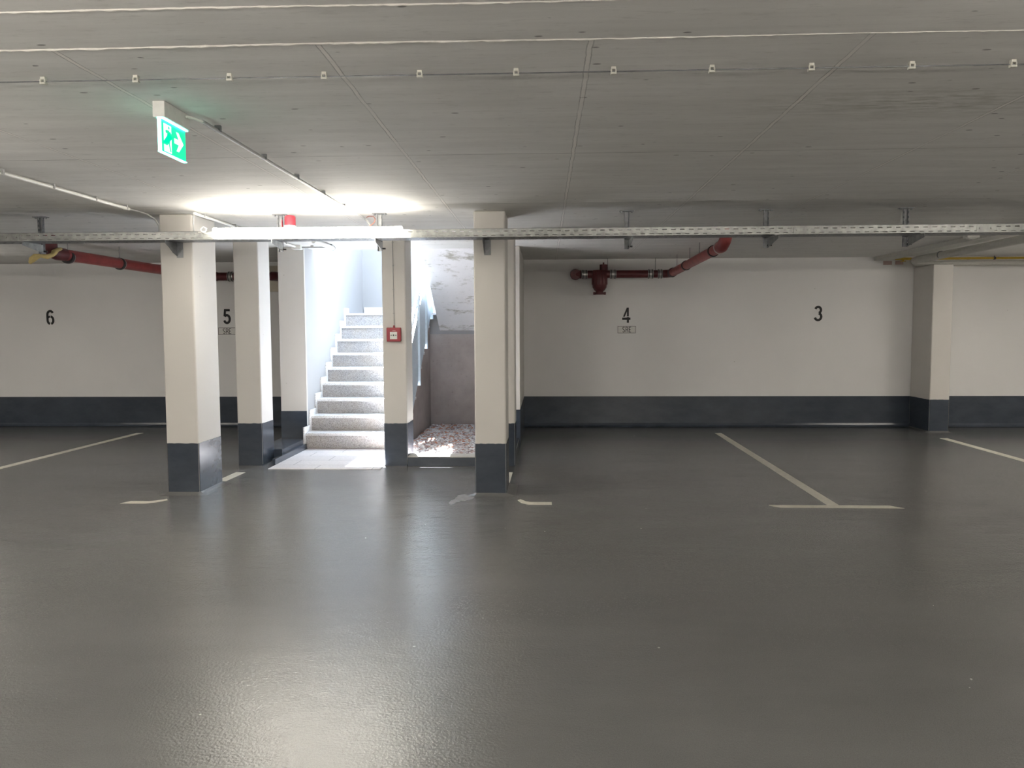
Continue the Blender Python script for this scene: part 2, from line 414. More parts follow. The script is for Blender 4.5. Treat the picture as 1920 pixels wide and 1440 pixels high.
# ------------------------------------------------------------------ columns
def column(name, x0, x1, y0, y1, label, bev=0.012, fillet=True, z0=0.0, group='square painted garage columns', top=CE):
    t = thing(name, label, 'column', ((x0 + x1) / 2, (y0 + y1) / 2, z0), group)
    cx, cy = (x0 + x1) / 2, (y0 + y1) / 2; hx, hy = (x1 - x0) / 2, (y1 - y0) / 2
    box(-hx, hx, -hy, hy, 0.001, top - z0 - .0005).build('shaft', M['paint'], t, bev)
    e = 0.0022; b = bev
    def oct_(e, b): return [(-hx - e + b, -hy - e), (hx + e - b, -hy - e), (hx + e, -hy - e + b), (hx + e, hy + e - b), (hx + e - b, hy + e), (-hx - e + b, hy + e), (-hx - e, hy + e - b), (-hx - e, -hy - e + b)]
    rnd = random.Random(int(abs(x0) * 1000)); mb = MB()
    # paint edge with a slightly ragged top
    lo = oct_(e, b); n = len(lo)
    seg = []
    for i in range(n):
        p, q = lo[i], lo[(i + 1) % n]; k = max(1, int(math.dist(p, q) / 0.02))
        for j in range(k): seg.append((p[0] + (q[0] - p[0]) * j / k, p[1] + (q[1] - p[1]) * j / k))
    m = len(seg)
    vs = [(x, y, 0.0) for x, y in seg] + [(x, y, BAND - z0 + rnd.uniform(-.002, .002)) for x, y in seg]
    mb.add(vs, [(i, (i + 1) % m, m + (i + 1) % m, m + i) for i in range(m)], 0, False)
    mb.build('base_band', M['band'], t)
    if fillet:
        fl = MB(); prof = [(0.003, 0.022), (0.02, 0.012), (0.05, 0.005), (0.085, 0.0006)]
        rings = [[(x, y, z) for x, y in oct_(o, b + o * .6)] for o, z in prof]
        vs = [q for r in rings for q in r]
        fl.add(vs, [(i * 8 + k, i * 8 + (k + 1) % 8, (i + 1) * 8 + (k + 1) % 8, (i + 1) * 8 + k) for i in range(3) for k in range(8)], 0, False)
        fl.build('base_fillet', M['floor'], t)
    return t
column('concrete_column', -3.350, -3.062, 6.90, 7.40, 'wide cream column with a bracket, left of the lit tube light')
column('concrete_column', -0.610, -0.338, 6.90, 7.38, 'cream column in front of the gravel pit, right end of the stair opening')
column('concrete_column', -3.295, -3.028, 8.40, 8.76, 'pale column directly behind the wide left column, beside the stair landing', fillet=False)
column('concrete_column', -1.712, -1.462, 8.40, 8.78, 'column carrying the red fire alarm call point', fillet=False)
column('concrete_column', -0.580, -0.318, 8.40, 8.78, 'column mostly hidden behind the right front column', fillet=False)
pil = column('wall_pilaster', 5.290, 5.558, 11.20, 11.7985, 'wall pilaster in the back right between bay 3 and the yellow pipe', fillet=True, group=None, top=2.305)

# ------------------------------------------------------------------ stairs
GO, RI, N1, Y1 = 0.26, 0.187, 9, 9.57
def nose(y): return 0.197 + (y - Y1) / GO * RI
st = thing('staircase', 'speckled granite stairs climbing to daylight between white walls', 'stairs', (-2.3, Y1, 0))
def loc(p): return (p[0] + 2.3, p[1] - Y1, p[2])
# solid concrete core of the lower flight
prof = [(Y1 + .03, 0.0)]
for k in range(N1):
    y = Y1 + .03 + GO * k; z = 0.197 + RI * k - .032
    prof += [(y, z), (y + GO, z)]
prof[-1] = (11.795, prof[-1][1]); prof += [(11.795, 0.0)]
XA, XB = SX0 + .002, -1.70
mb = MB(); mb.prism([(a - Y1, b) for a, b in prof], 'x', XA + 2.3, XB + 2.3); mb.build('stringer', M['concrete'], st)
for k in range(N1):
    y = Y1 + GO * k; z = 0.197 + RI * k
    mb = box(XA + 2.3 + .002, XB + 2.3 + .02, y - Y1 - .012, y - Y1 + GO + .012 if k < N1 - 1 else 1.2 + y - Y1 - 0, z - .032, z)
    if k == N1 - 1:
        mb = box(XA + 2.3 + .002, SX1 - .003 + 2.3, y - Y1 - .012, SYE - .002 - Y1, z - .032, z)
    mb.build('tread', M['tread'], st, 0.004)
    mb = box(XA + 2.3 + .003, XB + 2.3 + .012, y - Y1 + .012, y - Y1 + .0305, z - RI + .001, z - .0325)
    mb.build('riser', M['granite'], st)
    # stepped wall skirting
    mb = box(XA + 2.3 - .001, XA + 2.3 + .014, y - Y1 - .055, y - Y1 + GO - .056, z - RI, z + .075)
    mb.build('skirting', M['tread'], st)
# landing slab, its skirting and the return flight
box(XA + 2.3, SX1 - .002 + 2.3, 11.80 - Y1, SYE - .002 - Y1, 1.395, 1.660).build('landing_slab', M['plaster'], st)
box(XA + 2.3 + .02, SX1 - .02 + 2.3, SYE - .022 - Y1, SYE - .003 - Y1, 1.694, 1.81).build('skirting', M['tread'], st)
prof = [(11.795, 1.432), (11.795, 1.66)]
z = 1.693; y = 11.70
for k in range(6):
    prof += [(y, z), (y, z + RI)]; z += RI; y -= GO
prof += [(10.09, GL + .005), (10.09, 2.475)]
prof[2] = (11.70, 1.66)
nb = [(11.795, 1.415), (11.70, 1.425)]
mb = MB(); mb.prism([(a - Y1, b) for a, b in prof], 'x', -1.55 + 2.3, SX1 - .003 + 2.3)
mb.build('return_flight', M['soffit'], st)

# railing on the open side of the lower flight
rl = thing('stair_railing', 'pale blue sheet metal railing sloping up the open side of the stairs', 'railing', (-1.68, 9.6, 0))
def L(x, y, z): return (x + 1.68, y - 9.6, z)
XR = -1.665
for y in (9.75, 10.43, 11.08, 11.66):
    b = box(XR - .004 + 1.68, XR + .036 + 1.68, y - .02 - 9.6, y + .02 - 9.6, nose(y) - .10, nose(y) + 1.08)
    b.build('post', M['steel_blue'], rl, 0.003)
for i, (a, b_) in enumerate(((9.77, 10.41), (10.45, 11.06), (11.10, 11.64))):
    p = [(a - 9.6, nose(a) - .02), (b_ - 9.6, nose(b_) - .02), (b_ - 9.6, nose(b_) + .82), (a - 9.6, nose(a) + .82)]
    MB().prism(p, 'x', XR - .002 + 1.68, XR + .008 + 1.68).build('panel', M['steel_blue'], rl)
MB().tube([L(XR + .01, 9.55, nose(9.55) + 1.10), L(XR + .01, 11.66, nose(11.66) + 1.10), L(XR + .01, 11.9, nose(11.66) + 1.10)], 0.021).build('handrail', M['steel_blue'], rl)
MB().tube([L(XR + .01, 9.75, nose(9.75) + .93), L(XR + .01, 11.66, nose(11.66) + .93)], 0.012).build('rail', M['steel_blue'], rl)

# ------------------------------------------------------------------ gravel pit
struct('floor_pit', box(-1.699, SX1, 8.60, 11.80, 0.0, 0.02), M['soil'])
rnd = random.Random(3)
def pebbles(n, x0, x1, y0, y1, smin, smax, zf, flat=0.7):
    mb = MB(); t = (1 + 5 ** .5) / 2
    iv = [Vector(v).normalized() for v in ((-1, t, 0), (1, t, 0), (-1, -t, 0), (1, -t, 0), (0, -1, t), (0, 1, t), (0, -1, -t), (0, 1, -t), (t, 0, -1), (t, 0, 1), (-t, 0, -1), (-t, 0, 1))]
    fi = [(0, 11, 5), (0, 5, 1), (0, 1, 7), (0, 7, 10), (0, 10, 11), (1, 5, 9), (5, 11, 4), (11, 10, 2), (10, 7, 6), (7, 1, 8), (3, 9, 4), (3, 4, 2), (3, 2, 6), (3, 6, 8), (3, 8, 9), (4, 9, 5), (2, 4, 11), (6, 2, 10), (8, 6, 7), (9, 8, 1)]
    for _ in range(n):
        x, y = rnd.uniform(x0, x1), rnd.uniform(y0, y1); s = rnd.uniform(smin, smax)
        a = rnd.uniform(0, PI); ca, sa = math.cos(a), math.sin(a); sx, sy, sz = s * rnd.uniform(.7, 1.3), s * rnd.uniform(.6, 1.1), s * flat * rnd.uniform(.7, 1.1)
        z = zf + rnd.uniform(0, .012) + sz * .3
        mb.add([(x + (v.x * sx * ca - v.y * sy * sa) * (j := rnd.uniform(.85, 1.15)), y + (v.x * sx * sa + v.y * sy * ca) * j, z + v.z * sz) for v in iv], fi, 0, False)
    return mb
g = pebbles(7500, -1.67, SX1 - .02, 8.62, 11.78, 0.012, 0.026, 0.022).build('gravel', M['gravel'])
tag(g, 'loose mixed gravel filling the pit beside the stairs', 'gravel', None, 'stuff')
mb = MB()
for _ in range(300):
    u = rnd.random()
    x = -1.66 + rnd.random() ** 1.4 * .95; y = 9.3 + rnd.random() * 2.3; s = rnd.uniform(.014, .03)
    if rnd.random() < .15: x, y = rnd.uniform(-1.66, -.7), rnd.uniform(8.8, 11.7)
    a = rnd.uniform(0, 2 * PI); tl = rnd.uniform(-.5, .5); ca, sa = math.cos(a), math.sin(a); z = .052 + rnd.uniform(0, .012)
    pts = []
    for px, py in ((-1, 0), (-.3, .5), (.5, .4), (1, 0), (.5, -.4), (-.3, -.5)):
        pts.append((x + s * (px * ca - py * sa), y + s * (px * sa + py * ca), z + s * (py * tl + .25 * abs(py))))
    pts += [(p[0], p[1], p[2] - .001) for p in pts]
    mb.add(pts, [(0, 1, 2, 3, 4, 5), (11, 10, 9, 8, 7, 6)] + [(i, (i + 1) % 6, 6 + (i + 1) % 6, 6 + i) for i in range(6)])
tag(mb.build('fallen_leaves', M['leaf']), 'reddish brown dry leaves scattered over the gravel', 'leaves', None, 'stuff')

# ------------------------------------------------------------------ painted floor lines
def line(name, polys, label, group='painted bay lines'):
    mb = MB()
    for p in polys: mb.prism(p, 'z', 0.0004, 0.0020)
    return tag(mb.build(name, M['tape']), label, 'floor marking', group)
line('bay_line', [[(-5.86, 6.56), (-5.76, 6.56), (-5.70, 11.06), (-5.80, 11.06)], [(-6.35, 6.46), (-5.28, 6.46), (-5.28, 6.559), (-6.35, 6.559)]], 'cream line dividing bays 6 and 5, on the far left floor')
line('bay_line', [[(2.305, 6.56), (2.400, 6.56), (2.436, 11.11), (2.348, 11.11)], [(1.83, 6.53), (1.90, 6.465), (2.88, 6.455), (2.80, 6.555), (2.4, 6.559), (2.305, 6.559), (1.83, 6.56)]], 'cream T shaped line between bays 4 and 3')
line('bay_line', [[(5.13, 6.56), (5.23, 6.56), (5.25, 10.6), (5.15, 10.6)]], 'cream line running out of frame at right, in front of the pilaster')
line('bay_line_stub', [[(-3.575, 6.505), (-3.36, 6.505), (-3.29, 6.55), (-3.23, 6.64), (-3.26, 6.69), (-3.33, 6.62), (-3.38, 6.60), (-3.53, 6.60)]], 'short bent cream stripe at the left foot of the wide left column')
line('bay_line_stub', [[(-3.17, 7.50), (-3.07, 7.50), (-3.06, 7.98), (-3.16, 7.98)]], 'short cream stripe behind the wide left column, pointing to the second column')
line('bay_line_stub', [[(0.055, 6.53), (0.055, 6.63), (-0.12, 6.63), (-0.165, 6.66), (-0.21, 6.74), (-0.235, 6.70), (-0.20, 6.59), (-0.14, 6.53)]], 'short bent cream stripe at the right foot of the front column')
line('bay_line_stub', [[(-0.43, 7.48), (-0.335, 7.48), (-0.328, 8.02), (-0.42, 8.02)]], 'narrow cream stripe just behind the right front column')

# ------------------------------------------------------------------ stencilled numbers and bay signs
RY = [BY1]
def ribbon(mb, pts, wd, x, z, s, sy=None):
    """stroke polyline (unit box 0..1) as flat paint on the back wall"""
    sy = sy or s; P = [Vector((p[0] * s, p[1] * sy)) for p in pts]; n = len(P); Lf = []; Rt = []
    for i, p in enumerate(P):
        d0 = (P[i] - P[i - 1]).normalized() if i else (P[1] - P[0]).normalized()
        d1 = (P[i + 1] - P[i]).normalized() if i < n - 1 else d0
        a = Vector((-d0.y, d0.x)); b = Vector((-d1.y, d1.x)); m = (a + b)
        m = m.normalized() if m.length > 1e-6 else a; k = 1 / max(.5, m.dot(a)); Lf.append(p + m * wd / 2 * k); Rt.append(p - m * wd / 2 * k)
    for i in range(n - 1):
        mb.prism([(x + q.x, z + q.y) for q in (Lf[i], Lf[i + 1], Rt[i + 1], Rt[i])], 'y', RY[0] - .0016, RY[0] - .0002)
def el(cx, cy, rx, ry, a0, a1, n=12): return [(cx + rx * math.cos(math.radians(a0 + (a1 - a0) * i / n)), cy + ry * math.sin(math.radians(a0 + (a1 - a0) * i / n))) for i in range(n + 1)]
def number(d, x, z, label):
    mb = MB(); s, h = 0.12, 0.22; wd = 0.034
    if d == '4':
        for p in ([(.10, .40), (.55, 1), (.80, 1), (.80, .42), (.57, .42), (.57, .74), (.32, .40)], [(0, .19), (1, .19), (1, .34), (.82, .34), (.82, .37), (.57, .37), (.57, .34), (0, .34)], [(.57, 0), (.82, 0), (.82, .1899), (.57, .1899)]):
            mb.prism([(x + a * s, z + b * h) for a, b in p], 'y', BY1 - .0016, BY1 - .0002)
    if d == '3':
        ribbon(mb, el(.48, .73, .34, .20, 160, -75, 14), wd, x, z, s, h); ribbon(mb, el(.48, .29, .38, .225, 78, -165, 16), wd, x, z, s, h)
    if d == '5':
        ribbon(mb, [(.86, .935), (.26, .935), (.18, .52)], wd, x, z, s, h); ribbon(mb, el(.47, .33, .36, .265, 140, -160, 16), wd, x, z, s, h)
    if d == '6':
        ribbon(mb, el(.5, .72, .36, .215, 25, 178, 12) + [(.13, .55), (.13, .34)] + el(.5, .30, .37, .235, 190, 258, 6), wd, x, z, s, h)
        ribbon(mb, el(.5, .33, .36, .235, 138, 96, 6), wd * .8, x, z, s, h)
        ribbon(mb, el(.5, .33, .36, .235, 84, -10, 9) + el(.5, .30, .37, .235, -15, -78, 6), wd, x, z, s, h)
    return tag(mb.build('bay_number', M['black']), label, 'number', 'stencilled bay numbers')
number('6', -7.505, 1.545, 'black stencilled 6 on the far left back wall')
number('5', -4.800, 1.545, 'black stencilled 5 seen between the left columns')
number('4', 1.130, 1.535, 'black stencilled 4 below the red drain fitting')
number('3', 3.895, 1.545, 'black stencilled 3 on the right back wall')
def bay_sign(x, z, label):
    t = thing('bay_sign', label, 'sign', (x, BY1, z), 'small framed bay signs')
    w_, h_ = 0.265, 0.105
    box(0, w_, -.0012, -.0002, 0, h_).build('plate', M['label'], t)
    fr = MB()
    for a in ((0, w_, 0, .005), (0, w_, h_ - .005, h_), (0, .005, .005, h_ - .005), (w_ - .005, w_, .005, h_ - .005)): fr.box(a[0], a[1], -.0022, -.0012, a[2], a[3])
    fr.build('frame', M['black'], t)
    RY[0] = -.0006; mb = MB(); s, h = .034, .080; wd = .0085; z0 = .0125; x0 = .072
    ribbon(mb, el(.5, .76, .42, .19, 30, 190, 8) + [(.2, .58), (.8, .40)] + el(.5, .24, .42, .19, 20, -160, 9), wd, x0, z0, s, h)
    ribbon(mb, [(.08, 0), (.08, .95), (.6, .95), (.92, .8), (.92, .62), (.6, .48), (.1, .48)], wd, x0 + .046, z0, s, h); ribbon(mb, [(.6, .48), (.92, .3), (.92, 0)], wd, x0 + .046, z0, s, h)
    ribbon(mb, [(.95, .95), (.1, .95), (.1, .05), (.95, .05)], wd, x0 + .092, z0, s, h); ribbon(mb, [(.1, .5), (.75, .5)], wd, x0 + .092, z0, s, h)
    mb.build('lettering', M['black'], t); RY[0] = BY1
    return t
bay_sign(1.064, 1.383, 'small framed SRE sign under the number 4')
bay_sign(-4.880, 1.385, 'small framed SRE sign under the number 5, half hidden by columns')

# ------------------------------------------------------------------ cable tray
TY0, TY1, TZ0, TZ1 = 6.69, 6.905, 2.214, 2.280
def perforated(axis_rows, x0, x1, pitch, slot, put):
    """strip of metal along x; axis_rows = list of (a,b,kind,phase) with kind 's' solid or 'h' slotted"""
    mb = MB(); n = int((x1 - x0) / pitch)
    for a, b, kind, ph in axis_rows:
        if kind == 's':
            for i in range(0, n, 10): mb.quad(*[put(u, v) for u, v in ((x0 + i * pitch, a), (x0 + min(n, i + 10) * pitch, a), (x0 + min(n, i + 10) * pitch, b), (x0 + i * pitch, b))])
        else:
            for i in range(n):
                u0 = x0 + i * pitch; s0 = u0 + pitch * ph; s1 = s0 + slot
                if s0 > u0 + 1e-6: mb.quad(put(u0, a), put(s0, a), put(s0, b), put(u0, b))
                if s1 < u0 + pitch - 1e-6: mb.quad(put(s1, a), put(u0 + pitch, a), put(u0 + pitch, b), put(s1, b))
    return mb
TX0, TX1 = -10.96, 8.96
tr = thing('cable_tray', 'perforated galvanised cable tray spanning the garage in front of the columns', 'cable tray', (0, TY0, TZ0))
rows = [(0, .0085, 's', 0), (.0085, .0165, 'h', .05), (.0165, .043, 's', 0), (.043, .050, 'h', .48), (.050, .0655, 's', 0)]
perforated(rows, TX0, TX1, .0725, .036, lambda u, v: (u, 0.0, v)).build('side_rail', M['galv'], tr, solid=.0012)
perforated(rows, TX0, TX1, .0725, .036, lambda u, v: (u, TY1 - TY0, v)).build('side_rail', M['galv'], tr, solid=.0012)
rb = []
yy = 0.0
for k in range(5):
    rb += [(yy, yy + .018, 's', 0), (yy + .018, yy + .043, 'h', .2 if k % 2 else .6)]; yy += .043
rb[-1] = (rb[-1][0], TY1 - TY0, 's', 0)
perforated(rb, TX0, TX1, .0725, .012, lambda u, v: (u, v, 0.0)).build('tray_floor', M['galv_dark'], tr, solid=.0012)
mb = MB().tube([(TX0, 0, .0665), (TX1, 0, .0665)], .0018, 6); mb.build('lip', M['galv_dark'], tr)
for x in (-4.53, 2.10, 3.56):
    b = MB()
    b.box(x - .07, x + .07, -.0035, -.0010, .006, .058)
    for q in (-.045, .045):
        b.tube([(x + q, -.0035, .032), (x + q, -.009, .032)], .007, 8)
    b.build('splice_plate', M['galv'], tr)
for i, (y, r, m) in enumerate(((6.73, .007, 'cable'), (6.77, .009, 'rubber'), (6.80, .006, 'white'), (6.85, .008, 'cable'))):
    p = []; rr = random.Random(i)
    for k in range(0, 67): p.append((TX0 + .1 + k * .3, y + rr.uniform(-.009, .009), TZ0 + .003 + r + rr.uniform(0, .004)))
    mb = MB().tube(p, r, 6)
    tag(mb.build('cable', M[m]), ['grey cable lying nearest the front rail inside the tray', 'thick black cable lying in the tray', 'thin white cable lying in the middle of the tray', 'grey cable lying along the back rail of the tray'][i], 'cable', 'cables in the tray')

# hangers
def hanger(x, label):
    t = thing('tray_hanger', label, 'hanger', (x, 7.0, CE), 'tray hangers from the ceiling')
    top = MB(); top.box(-.06, .06, -.03, .03, -.006, -.0005)
    for q in (-.045, .045): top.tube([(q, 0, -.006), (q, 0, -.016)], .009, 6)
    top.build('top_plate', M['galv_dark'], t)
    p = MB(); zb = -.325
    p.box(-.02, .02, .014, .017, zb, -.006)
    for sx in (-1, 1):
        n = 8; hh = (-.006 - zb) / n
        for k in range(n):   # slotted flanges
            z0 = zb + k * hh; xx = sorted((sx * .02, sx * .0172))
            p.box(xx[0], xx[1], -.018, .014, z0, z0 + hh * .45); p.box(xx[0], xx[1], .004, .014, z0 + hh * .45, z0 + hh); p.box(xx[0], xx[1], -.018, -.010, z0 + hh * .45, z0 + hh)
    p.build('post', M['galv_dark'], t)
    a = MB()
    prof = [(-.018, -.320), (-.018, -.250), (-.30, -.250), (-.30, -.278)]
    a.prism(prof, 'x', .0200, .0230); a.prism([(q, zz) for q, zz in prof], 'x', -.0145, -.0118) if False else None
    a.box(-.012, .023, -.30, -.018, -.2500, -.2472)
    a.build('arm', M['galv'], t)
    MB().tube([(.012, -.006, -.305), (.050, -.006, -.305)], .007, 8).build('bolt', M['rubber'], t)
    return t
h0 = hanger(-4.465, 'tray hanger at far left, beside the yellow foam and red pipe')
for x, lb in ((-2.315, 'tray hanger next to the red alarm beacon, behind the lit tube'), (-1.438, 'tray hanger near the right end of the lit tube'), (0.705, 'tray hanger above the number 4'), (1.890, 'tray hanger just right of the red diagonal pipe'), (3.062, 'tray hanger at right, left of the pale duct')):
    c = copy_tree(h0); c.location = (x, 7.0, CE); c['label'] = lb
def bracket(x, label):
    t = thing('wall_bracket', label, 'bracket', (x, 6.898, 2.18), 'column brackets under the tray')
    a = MB(); a.prism([(-.002, -.085), (-.002, .030), (-.215, .030), (-.215, .004), (-.16, -.018), (-.08, -.062)], 'x', -.022, -.019); a.box(-.022, .014, -.215, -.002, .0300, .0328)
    a.build('arm', M['galv_dark'], t)
    b = MB(); b.box(-.024, .034, -.0035, -.0005, -.098, .032); b.tube([(.016, -.0035, -.02), (.016, -.013, -.02)], .008, 6)
    b.build('back_plate', M['galv_dark'], t)
    return t
b0 = bracket(-3.175, 'steel bracket holding the tray on the wide left column')
c = copy_tree(b0); c.location = (-.495, 6.898, 2.18); c['label'] = 'dark steel bracket holding the tray on the right front column'

# ------------------------------------------------------------------ tube lights
def batten(x0, x1, y, z, mat, label, name='tube_light', group='long tube lights', rz=0.0):
    t = thing(name, label, 'light', ((x0 + x1) / 2, y, z), group, rz); l = (x1 - x0) / 2
    r = .040; ring = []
    for a in range(0, 360, 20):
        ca, sa = math.cos(math.radians(a)), math.sin(math.radians(a)); k = 1 / (abs(ca) ** 4 + abs(sa) ** 4) ** .25
        ring.append((r * ca * k, r * sa * k * 1.06))
    MB().prism(ring, 'x', -l + .03, l - .03).build('diffuser', mat, t)
    for s in (-1, 1): MB().prism([(a * 1.04, b * 1.04) for a, b in ring], 'x', *sorted((s * (l - .03), s * l))).build('end_cap', mat, t, .004)
    for q in (-l * .6, l * .6): box(q - .015, q + .015, .0405, .046, -.03, .03).build('mounting_clip', M['galv'], t)
    return t
batten(-2.757, -1.178, 6.640, 2.257, M['tube'], 'glowing white tube light on the front of the cable tray')
MB_ = MB().tube([(-2.76, 6.64, 2.262), (-2.83, 6.63, 2.255), (-2.87, 6.645, 2.275), (-2.875, 6.655, 2.30), (-2.855, 6.66, 2.315), (-2.83, 6.66, 2.30), (-2.84, 6.66, 2.275), (-2.90, 6.66, 2.27)], .0055, 8)
tag(MB_.build('lamp_cable', M['white']), 'looped pale cable at the left end of the lit tube', 'cable')
batten(6.0, 7.58, 6.55, 2.257, M['tube_hall'], 'tube light further right along the tray')
batten(-8.6, -7.02, 6.55, 2.257, M['tube_hall'], 'tube light further left along the tray')
aisle = ((-5.6, 1.05, 0, .9, 'far left of the row just behind the viewer'), (-1.9, 1.05, 0, .75, 'second from left in the row just behind the viewer'), (1.9, 1.05, 0, .5, 'second from right in the row just behind the viewer'), (5.6, 1.05, 0, .9, 'far right of the row just behind the viewer'),
         (-3.0, -3.4, 0, 1.1, 'left one of the rear row behind the viewer'), (3.0, -3.4, 0, 1.0, 'right one of the rear row behind the viewer'),
         (-4.0, 3.2, 1, .6, 'crossing the aisle left of the frame'), (4.6, 3.4, 1, .25, 'crossing the aisle right of the frame'), (-7.5, 9.2, 1, .15, 'over the bays at the back left, beyond the frame'), (6.7, 9.0, 1, .42, 'over the bays at the back right, beyond the frame'))
for x, y, turn, st_, lb in aisle:  # unseen aisle lamps, added as fill light for the hall
    lamp = batten(x - .79, x + .79, y, 2.12, emit('fill_diffuser_aisle', (1.0, 0.94, 0.85), TUBE_HALL * st_), 'unseen fill tube light ' + lb, group='unseen aisle fill lights', rz=PI / 2 * turn)
    for q in (-.5, .5): MB().tube([(q, 0, .046), (q, 0, CE - 2.12 - .0005)], .005, 6).build('suspension_rod', M['galv_dark'], lamp)

# ------------------------------------------------------------------ exit sign
ex = thing('exit_sign', 'green lit escape sign with running figure and arrow, hanging from the ceiling', 'sign', (-1.698, 3.53, 2.39))
box(-.027, .027, 0, .255, 0, .0695).build('housing', M['housing'], ex, .002)
pl_ = MB(); px0, px1 = -.006, .006
pl_.box(px0, px1, .004, .246, -.146, -.001)
plate = pl_.build('sign_plate', M['exit_green'], ex)
ed = MB(); ed.box(px0 - .003, px1 + .003, .000, .250, -.150, -.1462); ed.box(px0 - .002, px1 + .002, .0005, .0038, -.146, -.001); ed.box(px0 - .004, px1 + .012, .002, .250, -.0048, -.0002)
ed.build('edge_strip', M['exit_edge'], ex)
def decal(polys, m, name, th=.001):
    mb = MB()
    for s in (1, -1):
        for p in polys:
            a = (px1 + .0001, px1 + th) if s > 0 else (px0 - th, px0 - .0001)
            mb.prism([(.004 + q[0] * .242 if s > 0 else .246 - q[0] * .242, -.146 + q[1] * .145) for q in p], 'x', *a)
    return mb.build(name, m, plate)
decal([[(.10, .04), (.40, .04), (.40, .88), (.10, .88)]], M['exit_white'], 'door_symbol')
decal([[(.52, .42), (.70, .42), (.60, .20), (.70, .20), (.90, .50), (.70, .80), (.60, .80), (.70, .58), (.52, .58)]], M['exit_white'], 'arrow_symbol')
fig = [el(.30, .80, .028, .045, 0, 330, 10), [(.18, .70), (.30, .72), (.36, .60), (.42, .53), (.45, .56), (.35, .70), (.30, .66), (.27, .50), (.33, .38), (.32, .30), (.38, .10), (.34, .08), (.28, .30), (.24, .38), (.20, .30), (.06, .30), (.06, .25), (.22, .24), (.25, .31), (.21, .44), (.23, .62), (.19, .60), (.16, .66)]]
decal(fig, M['exit_green'], 'running_figure', .0016)

# ------------------------------------------------------------------ ceiling conduits and wire
def conduit(name, pts, r, m, label, clips=(), cm=None, group=None, extra=None):
    t = thing(name, label, 'conduit', pts[0], group); o = Vector(pts[0])
    MB().tube([Vector(p) - o for p in pts], r, 10).build('pipe', m, t)
    for c_ in clips:
        v = Vector(c_) - o; b = MB(); dz = CE - c_[2]
        b.box(v.x - r * 1.6, v.x + r * 1.6, v.y - .008, v.y + .008, v.z + r * .2, v.z + dz - .0003); b.box(v.x - r * 1.6, v.x - r * 1.05, v.y - .008, v.y + .008, v.z - r * .7, v.z + r * .2); b.box(v.x + r * 1.05, v.x + r * 1.6, v.y - .008, v.y + .008, v.z - r * .7, v.z + r * .2)
        b.build('clip', cm or m, t)
    if extra: extra(t, o)
    return t
zc = 2.436
conduit('ceiling_conduit', [(-1.618, 3.80, zc), (-1.602, 7.14, zc)], .0095, M['pvc'], 'grey conduit running from the exit sign back to the tube light', [(-1.613, y, zc) for y in (3.97, 4.62, 5.23, 5.85, 6.45)], M['galv_dark'], 'ceiling conduits')
mb = MB().tube([(-1.660, 3.72, 2.438), (-1.640, 3.75, 2.440), (-1.618, 3.80, zc)], .006, 8); tag(mb.build('sign_cable', M['white']), 'short pale cable entering the exit sign housing', 'cable')
conduit('ceiling_conduit', [(-3.385, 4.2, zc), (-3.372, 6.44, zc)], .013, M['white'], 'white conduit sloping across the far left ceiling to the wide column', [(-3.380, y, zc) for y in (4.92, 5.44, 5.96, 6.40)], M['pvc'], 'ceiling conduits')
mb = MB().tube([(-3.372, 6.44, zc), (-3.366, 6.60, 2.438), (-3.35, 6.70, 2.43), (-3.325, 6.78, 2.40), (-3.312, 6.82, 2.35), (-3.308, 6.83, 2.24)], .007, 8)
tag(mb.build('drop_cable', M['cable']), 'grey cable drooping from the left conduit into the tray', 'cable')
conduit('ceiling_conduit', [(-2.955, 6.72, zc), (-2.960, 9.46, zc)], .012, M['white'], 'white conduit along the ceiling right of the wide column', [(-2.957, y, zc) for y in (6.9, 7.6, 8.4, 9.1)], M['pvc'], 'ceiling conduits')
mb = MB().tube([(-2.955, 6.73, zc), (-2.958, 6.71, 2.41), (-2.962, 6.71, 2.36), (-2.965, 6.73, 2.22)], .005, 8); tag(mb.build('drop_cable', M['cable']), 'thin grey cable dropping beside the wide left column', 'cable')
jb = thing('junction_box', 'white junction box on the ceiling by the stairwell', 'junction box', (-2.955, 9.53, 2.42))
box(-.055, .055, -.05, .05, -.01, .0395).build('body', M['white'], jb, .004); box(-.047, .047, -.042, .042, -.014, -.0102).build('lid', M['white'], jb, .002)
conduit('ceiling_conduit', [(-2.90, 9.54, 2.435), (-2.60, 9.56, 2.435)], .010, M['cable'], 'short grey conduit between the junction box and the stairwell lamp', [(-2.78, 9.55, 2.435)], M['cable'], 'ceiling conduits')
sl_ = thing('bulkhead_tube', 'short unlit white tube fitting under the ceiling by the stairwell', 'light', (-2.53, 8.75, 2.425))
MB().tube([(0, 0, 0), (0, .80, 0)], .026, 16).build('diffuser', M['white'], sl_); MB().tube([(0, .80, 0), (0, .825, 0)], .029, 16).build('end_cap', M['pvc'], sl_)
for y in (.15, .72): box(-.012, .012, y - .01, y + .01, .024, .0345).build('clip', M['galv_dark'], sl_)

